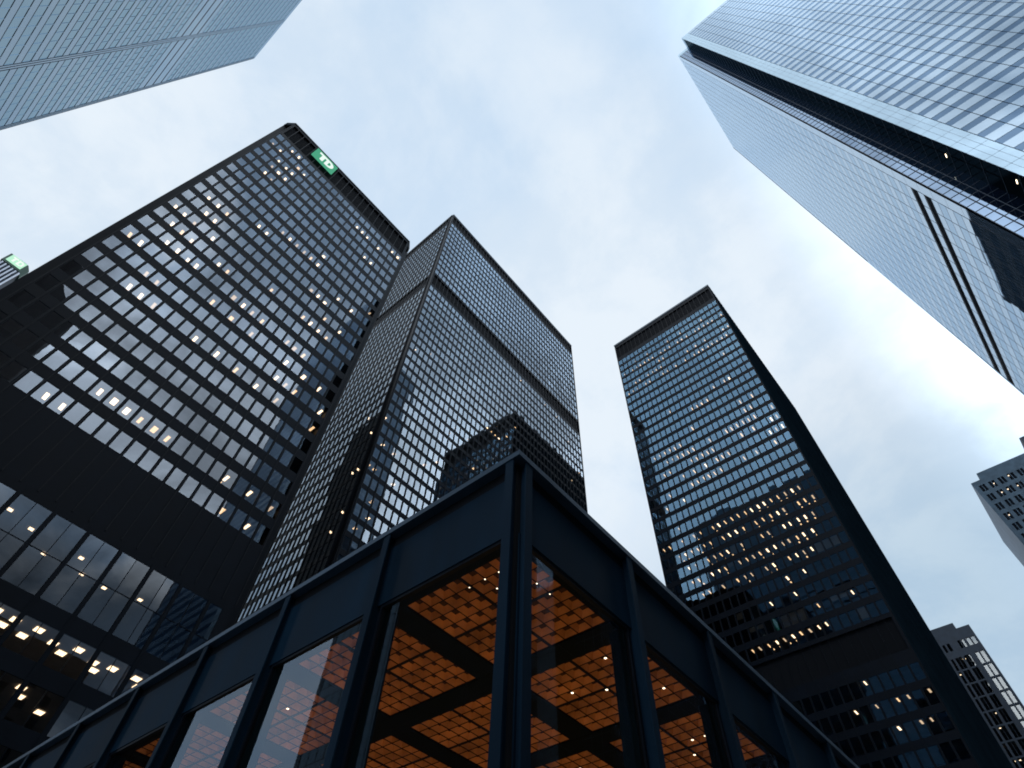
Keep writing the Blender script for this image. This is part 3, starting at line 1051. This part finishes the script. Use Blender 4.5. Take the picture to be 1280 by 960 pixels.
    for p in range(8):
        for q in range(8):
            x = p * cell + ((g * 0.05) if p > 3 else 0)
            y = q * cell + ((g * 0.05) if q > 3 else 0)
            gp = g * 0.006
            A, B, Cc, D = (x + gp, y + gp, 0), (x + cell - gp, y + gp, 0), (x + cell - gp, y + cell - gp, 0), (x + gp, y + cell - gp, 0)
            r = cell * 0.29
            mx, my = x + cell / 2, y + cell / 2
            T = [(mx - r, my - r, deep), (mx + r, my - r, deep), (mx + r, my + r, deep), (mx - r, my + r, deep)]
            for n_, (e, f) in enumerate(((A, B), (B, Cc), (Cc, D), (D, A))):
                b.quad(e, f, T[(n_ + 1) % 4], T[n_], 0)
            b.quad(*T, 2)
    S = 8 * cell + (g * 0.05)
    for p in range(9):
        if p == 4:
            b.box((4 * cell - (g * 0.006), 0, -(g * 0.02)), (4 * cell + (g * 0.056), S, (g * 0.06)), 1)
            b.box((0, 4 * cell - (g * 0.006), -(g * 0.021)), (S, 4 * cell + (g * 0.056), (g * 0.059)), 1)
        else:
            o = p * cell + ((g * 0.05) if p > 4 else 0)
            b.box((o - (g * 0.007), 0, -(g * 0.012)), (o + (g * 0.007), S, (g * 0.05)), 1)
            b.box((0, o - (g * 0.007), -(g * 0.013)), (S, o + (g * 0.007), (g * 0.049)), 1)
    first = None
    for i in range(NB):
        for j in range(NB):
            loc = (cx[i] + bw, cy[j] + bw, Z(zc))
            if first is None:
                first = b.build('coffer_panel', [M['bronze'], M['black'], M['coffer_shade']], t, loc)
            else:
                copy_to(first, loc, t)
    # little downlights on the coffer grid next to the corner, larger ones further in
    d = MB()
    d.box((-(g * 0.011), -(g * 0.011), -(g * 0.022)), ((g * 0.011), (g * 0.011), -(g * 0.0125)))
    dm = d.mesh('downlight', [M['downlight']])
    for p in range(5):
        for q in range(5):
            if p + q < 6:
                put('downlight', dm, t, (cx[0] + bw + p * cell + ((g * 0.05) if p > 3 else 0) + (g * 0.001), cy[0] + bw + q * cell + ((g * 0.05) if q > 3 else 0) + (g * 0.001), Z(zc) - (g * 0.002)))
    d = MB()
    d.box((-(g * 0.024), -(g * 0.024), -(g * 0.03)), ((g * 0.024), (g * 0.024), -(g * 0.0215)))
    dm = d.mesh('downlight', [M['downlight']])
    for (i, j, p, q) in ((1, 0, 1, 2), (1, 0, 4, 4), (1, 0, 6, 1), (1, 0, 7, 5), (1, 0, 3, 6), (2, 0, 3, 2), (2, 0, 3, 3), (2, 0, 5, 4), (2, 1, 2, 2), (3, 0, 3, 1), (0, 2, 3, 3), (0, 3, 2, 5), (0, 3, 5, 2), (0, 4, 3, 2), (0, 5, 5, 2)):
        put('downlight', dm, t, (cx[i] + bw + p * cell + (g * 0.05), cy[j] + bw + q * cell + (g * 0.05), Z(zc) - (g * 0.005)))
    # solid back walls and the floor
    b = MB()
    b.box((XE, Y0 + (g * 0.3), 0), (XE + (g * 0.25), YE + (g * 0.25), Z(zf1)))
    b.box((X0 + (g * 0.3), YE, 0), (XE - (g * 0.003), YE + (g * 0.25), Z(zf1)))
    b.build('back_wall', M['steel'], t)
    # warm area lamps without fixtures, added below to brighten the coffers
    for i in range(NB):
        for j in range(NB):
            if i + j > 7:
                continue
            L = bpy.data.lights.new('coffer_fill', 'AREA')
            L.shape = 'SQUARE'
            L.size = 0.5
            L.energy = FILL_POWER * g * g * (0.76 ** (i + j))
            L.color = (1.0, 0.62, 0.30)
            L.spread = math.radians(150)
            lo = bpy.data.objects.new('coffer_fill', L)
            COL.objects.link(lo)
            lo.location = ((cx[i] + cx[i + 1]) / 2 - 0.45, (cy[j] + cy[j + 1]) / 2 - 0.45, 2.6)
            lo.rotation_euler = (math.pi, 0, 0)
            lo.parent = t
            lo.location = lo.location - t.location
    return t


M['panel_flank'] = glass('pale_flank_panel', ior=1.7, coat=0.5, refl=(0.72, 0.86, 1.0), body=(0.2, 0.27, 0.36), wave=0.0015, wscale=0.3)
M['glass_flank'] = glass('pale_flank_glass', ior=1.7, coat=0.42, refl=(0.64, 0.82, 1.0), body=(0.1, 0.16, 0.24), wave=0.002, wscale=0.35)
M['glass_notch'] = glass('blue_notch_glass', ior=1.9, refl=(0.55, 0.74, 1.0), body=(0.003, 0.006, 0.014))
M['glass_grid'] = glass('bright_strip_glass', ior=2.3, refl=(0.95, 1, 1), tint=(0.5, 0.48, 0.45), wave=0.004, wscale=0.5)
M['beam'] = principled('near_black_beam', (0.0025, 0.0045, 0.006), 0.9, 0, 0.05)
M['coffer_shade'] = principled('shaded_coffer_top', (0.04, 0.018, 0.007), 0.8, 0, 0.1)  # coffer tops coloured dark to stand for the shade deep inside
M['concrete_pale'] = principled('pale_precast', (0.15, 0.2, 0.26), 0.8, 0, 0.2, var=0.15, scale=0.5)
M['sign_far'] = emitter('lit_green_sign_far', (0.52, 0.92, 0.68), 1.0)
M['sign_white_far'] = emitter('lit_white_lettering', (0.92, 1.0, 0.95), 1.0)
FILL_POWER = 27.0

mies_tower_a()
lit_sign()
mies_tower_c()
mies_tower_b()
notched_tower()
steel_tower()
concrete_tower()
far_corner_tower()
grid_tower()
crowned_tower()
reflected_towers()
pavilion()

# ------------------------------------------------------------------ ground, streets
b = MB()
b.box((-1500, -1500, -0.6), (1500, 1500, -0.14))
tag(b.build('ground', M['asphalt']), kind='structure')
for nm, pts in (('pavement', [(-2.5, -2.0), (400, -2.0), (400, 400), (-2.5, 400)]), ('pavement', [(-2.5, -400), (400, -400), (400, -21), (-2.5, -21)]),
                ('pavement', [(-400, -2.0), (-20, -2.0), (-20, 400), (-400, 400)]), ('pavement', [(-400, -400), (-20, -400), (-20, -21), (-400, -21)])):
    b = MB()
    b.prism(pts, -0.139, 0.0)
    tag(b.build(nm, M['paving']), kind='structure')
for nm, (x0, y0, x1, y1) in (('road', (-400, -20.9, 400, -2.1)),):
    b = MB()
    b.quad((x0, y0, -0.135), (x1, y0, -0.135), (x1, y1, -0.135), (x0, y1, -0.135))
    tag(b.build(nm, M['asphalt']), kind='structure')
b = MB()
for i in range(-40, 40):
    if not -3 < i < 1:
        b.quad((i * 9.0, -11.6, -0.13), (i * 9.0 + 4.0, -11.6, -0.13), (i * 9.0 + 4.0, -11.45, -0.13), (i * 9.0, -11.45, -0.13))
tag(b.build('road_markings', M['paint']), kind='structure')

# ------------------------------------------------------------------ sky and sun
SUN_EL, SUN_AZ = math.radians(14), math.radians(28)      # azimuth measured from +X towards +Y
w = bpy.data.worlds.new('World')
SC.world = w
w.use_nodes = True
nt = w.node_tree
nt.nodes.clear()
N = nt.nodes.new
L = nt.links.new
out = N('ShaderNodeOutputWorld')
bg = N('ShaderNodeBackground')
bg.inputs['Strength'].default_value = 0.1
L(bg.outputs[0], out.inputs['Surface'])
sky = N('ShaderNodeTexSky')
sky.sky_type = 'NISHITA'
sky.sun_disc = False
sky.sun_elevation = SUN_EL
sky.sun_rotation = math.pi / 2 - SUN_AZ
sky.air_density = 1.2
sky.dust_density = 0.4
sky.ozone_density = 2.0
tc = N('ShaderNodeTexCoord')
sep = N('ShaderNodeSeparateXYZ')
L(tc.outputs['Generated'], sep.inputs[0])


def math_node(op, a, b=None, clamp=False):
    n = N('ShaderNodeMath')
    n.operation = op
    n.use_clamp = clamp
    for i, v in enumerate((a, b)):
        if v is None:
            continue
        if isinstance(v, (int, float)):
            n.inputs[i].default_value = v
        else:
            L(v, n.inputs[i])
    return n.outputs[0]


zz = math_node('ADD', math_node('MAXIMUM', sep.outputs['Z'], 0.0), 0.28)
cxn = math_node('DIVIDE', sep.outputs['X'], zz)
cyn = math_node('DIVIDE', sep.outputs['Y'], zz)
comb = N('ShaderNodeCombineXYZ')
L(cxn, comb.inputs[0])
L(cyn, comb.inputs[1])


def noise(scale, detail, rough, dist, off):
    mp = N('ShaderNodeMapping')
    mp.inputs['Location'].default_value = off
    L(comb.outputs[0], mp.inputs['Vector'])
    n = N('ShaderNodeTexNoise')
    n.inputs['Scale'].default_value = scale
    n.inputs['Detail'].default_value = detail
    n.inputs['Roughness'].default_value = rough
    n.inputs['Distortion'].default_value = dist
    L(mp.outputs[0], n.inputs['Vector'])
    return n.outputs['Fac']


def remap(v, a, b, c=0.0, d=1.0, smooth=True):
    n = N('ShaderNodeMapRange')
    n.interpolation_type = 'SMOOTHSTEP' if smooth else 'LINEAR'
    n.inputs['From Min'].default_value = a
    n.inputs['From Max'].default_value = b
    n.inputs['To Min'].default_value = c
    n.inputs['To Max'].default_value = d
    L(v, n.inputs['Value'])
    return n.outputs['Result']


n1 = noise(1.7, 8, 0.56, 0.35, (3.1, 1.7, 0))
n2 = noise(4.5, 7, 0.6, 0.2, (8.0, 2.0, 5.0))
lean = math_node('ADD', math_node('MULTIPLY', sep.outputs['X'], 0.16), math_node('MULTIPLY', sep.outputs['Y'], 0.10))
cover = math_node('MULTIPLY', remap(math_node('ADD', n1, lean), 0.30, 0.60, 0.62, 1.0), remap(math_node('ADD', math_node('MULTIPLY', sep.outputs['Y'], -1.0), math_node('MULTIPLY', n2, 0.35)), 0.2, 0.5, 1.0, 0.55))
ramp = N('ShaderNodeMix')
ramp.data_type = 'RGBA'
L(remap(n2, 0.38, 0.62), ramp.inputs['Factor'])
ramp.inputs['A'].default_value = (6.9, 8.05, 9.3, 1)
ramp.inputs['B'].default_value = (8.1, 8.95, 9.8, 1)
blue = N('ShaderNodeMix')
blue.data_type = 'RGBA'
blue.blend_type = 'ADD'
blue.inputs['Factor'].default_value = 1.0
gain = N('ShaderNodeMix')
gain.data_type = 'RGBA'
gain.blend_type = 'MULTIPLY'
gain.inputs['Factor'].default_value = 1.0
L(sky.outputs[0], gain.inputs['A'])
gain.inputs['B'].default_value = (0.4, 0.55, 0.75, 1)
L(gain.outputs['Result'], blue.inputs['A'])
blue.inputs['B'].default_value = (3.2, 5.2, 7.4, 1)
fin = N('ShaderNodeMix')
fin.data_type = 'RGBA'
L(cover, fin.inputs['Factor'])
L(blue.outputs['Result'], fin.inputs['A'])
L(ramp.outputs['Result'], fin.inputs['B'])
# the open sky behind the viewer is brighter than the cloud in front, and it darkens towards the skyline
neg_y = math_node('MULTIPLY', sep.outputs['Y'], -1.0)
neg_x = math_node('MULTIPLY', sep.outputs['X'], -1.0)
north = remap(neg_y, 0.04, 0.34)
east = remap(neg_x, 0.3, 0.56)
n3 = noise(2.3, 6, 0.55, 0.5, (1.0, 9.0, 2.0))
behind = remap(math_node('ADD', math_node('MULTIPLY', neg_x, 0.7), math_node('MULTIPLY', neg_y, 0.7)), 0.08, 0.22)
patch = math_node('MULTIPLY', remap(n3, 0.47, 0.64, -0.32, 0.85), behind)
away = math_node('ADD', math_node('ADD', math_node('MULTIPLY', north, 0.7), math_node('MULTIPLY', east, 1.25)), math_node('ADD', patch, 1.0))
band = math_node('MULTIPLY', remap(sep.outputs['Z'], 0.92, 0.70), remap(sep.outputs['Z'], 0.48, 0.60))
side = math_node('MAXIMUM', north, east)
lowsky = math_node('SUBTRACT', math_node('ADD', 1.0, math_node('MULTIPLY', math_node('MULTIPLY', band, side), 0.55)), math_node('MULTIPLY', remap(sep.outputs['Z'], 0.47, 0.62, 0.82, 0.0), north))
fg = N('ShaderNodeVectorMath')
fg.operation = 'SCALE'
white = N('ShaderNodeMix')
white.data_type = 'RGBA'
puffs = math_node('MULTIPLY', remap(n3, 0.46, 0.6), math_node('MULTIPLY', behind, 0.75))
L(math_node('MAXIMUM', puffs, math_node('MULTIPLY', math_node('MULTIPLY', band, side), 0.6)), white.inputs['Factor'])
L(fin.outputs['Result'], white.inputs['A'])
white.inputs['B'].default_value = (9.6, 9.8, 10.0, 1)
L(white.outputs['Result'], fg.inputs[0])
west = remap(sep.outputs['X'], 0.60, 0.88, 1.0, 0.76)
n4 = noise(3.0, 7, 0.6, 0.6, (5.5, 3.3, 7.0))
broken = math_node('SUBTRACT', math_node('ADD', 1.0, math_node('MULTIPLY', remap(n4, 0.36, 0.62, 0.0, 0.9), north)), math_node('MULTIPLY', north, 0.3))
L(math_node('MULTIPLY', math_node('MULTIPLY', math_node('MULTIPLY', away, broken), lowsky), west), fg.inputs['Scale'])
tw = N('ShaderNodeMix')
tw.data_type = 'RGBA'
tw.blend_type = 'MULTIPLY'
L(remap(sep.outputs['X'], 0.66, 0.88), tw.inputs['Factor'])
L(fg.outputs['Vector'], tw.inputs['A'])
tw.inputs['B'].default_value = (0.84, 0.97, 1.06, 1)
L(tw.outputs['Result'], bg.inputs['Color'])

sd = bpy.data.lights.new('sun', 'SUN')
sd.energy = 0.6
sd.angle = math.radians(14)
sd.color = (1.0, 0.95, 0.88)
so = bpy.data.objects.new('sun', sd)
COL.objects.link(so)
dvec = Vector((math.cos(SUN_EL) * math.cos(SUN_AZ), math.cos(SUN_EL) * math.sin(SUN_AZ), math.sin(SUN_EL)))
so.rotation_euler = dvec.to_track_quat('Z', 'Y').to_euler()
so.location = dvec * 300

# ------------------------------------------------------------------ view
vs = SC.view_settings
SC.display_settings.display_device = 'sRGB'
vs.view_transform = 'Standard'
vs.look = 'None'
vs.exposure = 0.0
vs.gamma = 1.0
vs.use_curve_mapping = False
SC.cycles.max_bounces = 10
SC.cycles.transparent_max_bounces = 12
SC.cycles.glossy_bounces = 5
SC.cycles.sample_clamp_indirect = 4.0
SC.cycles.use_denoising = True
SC.cycles.filter_width = 1.8
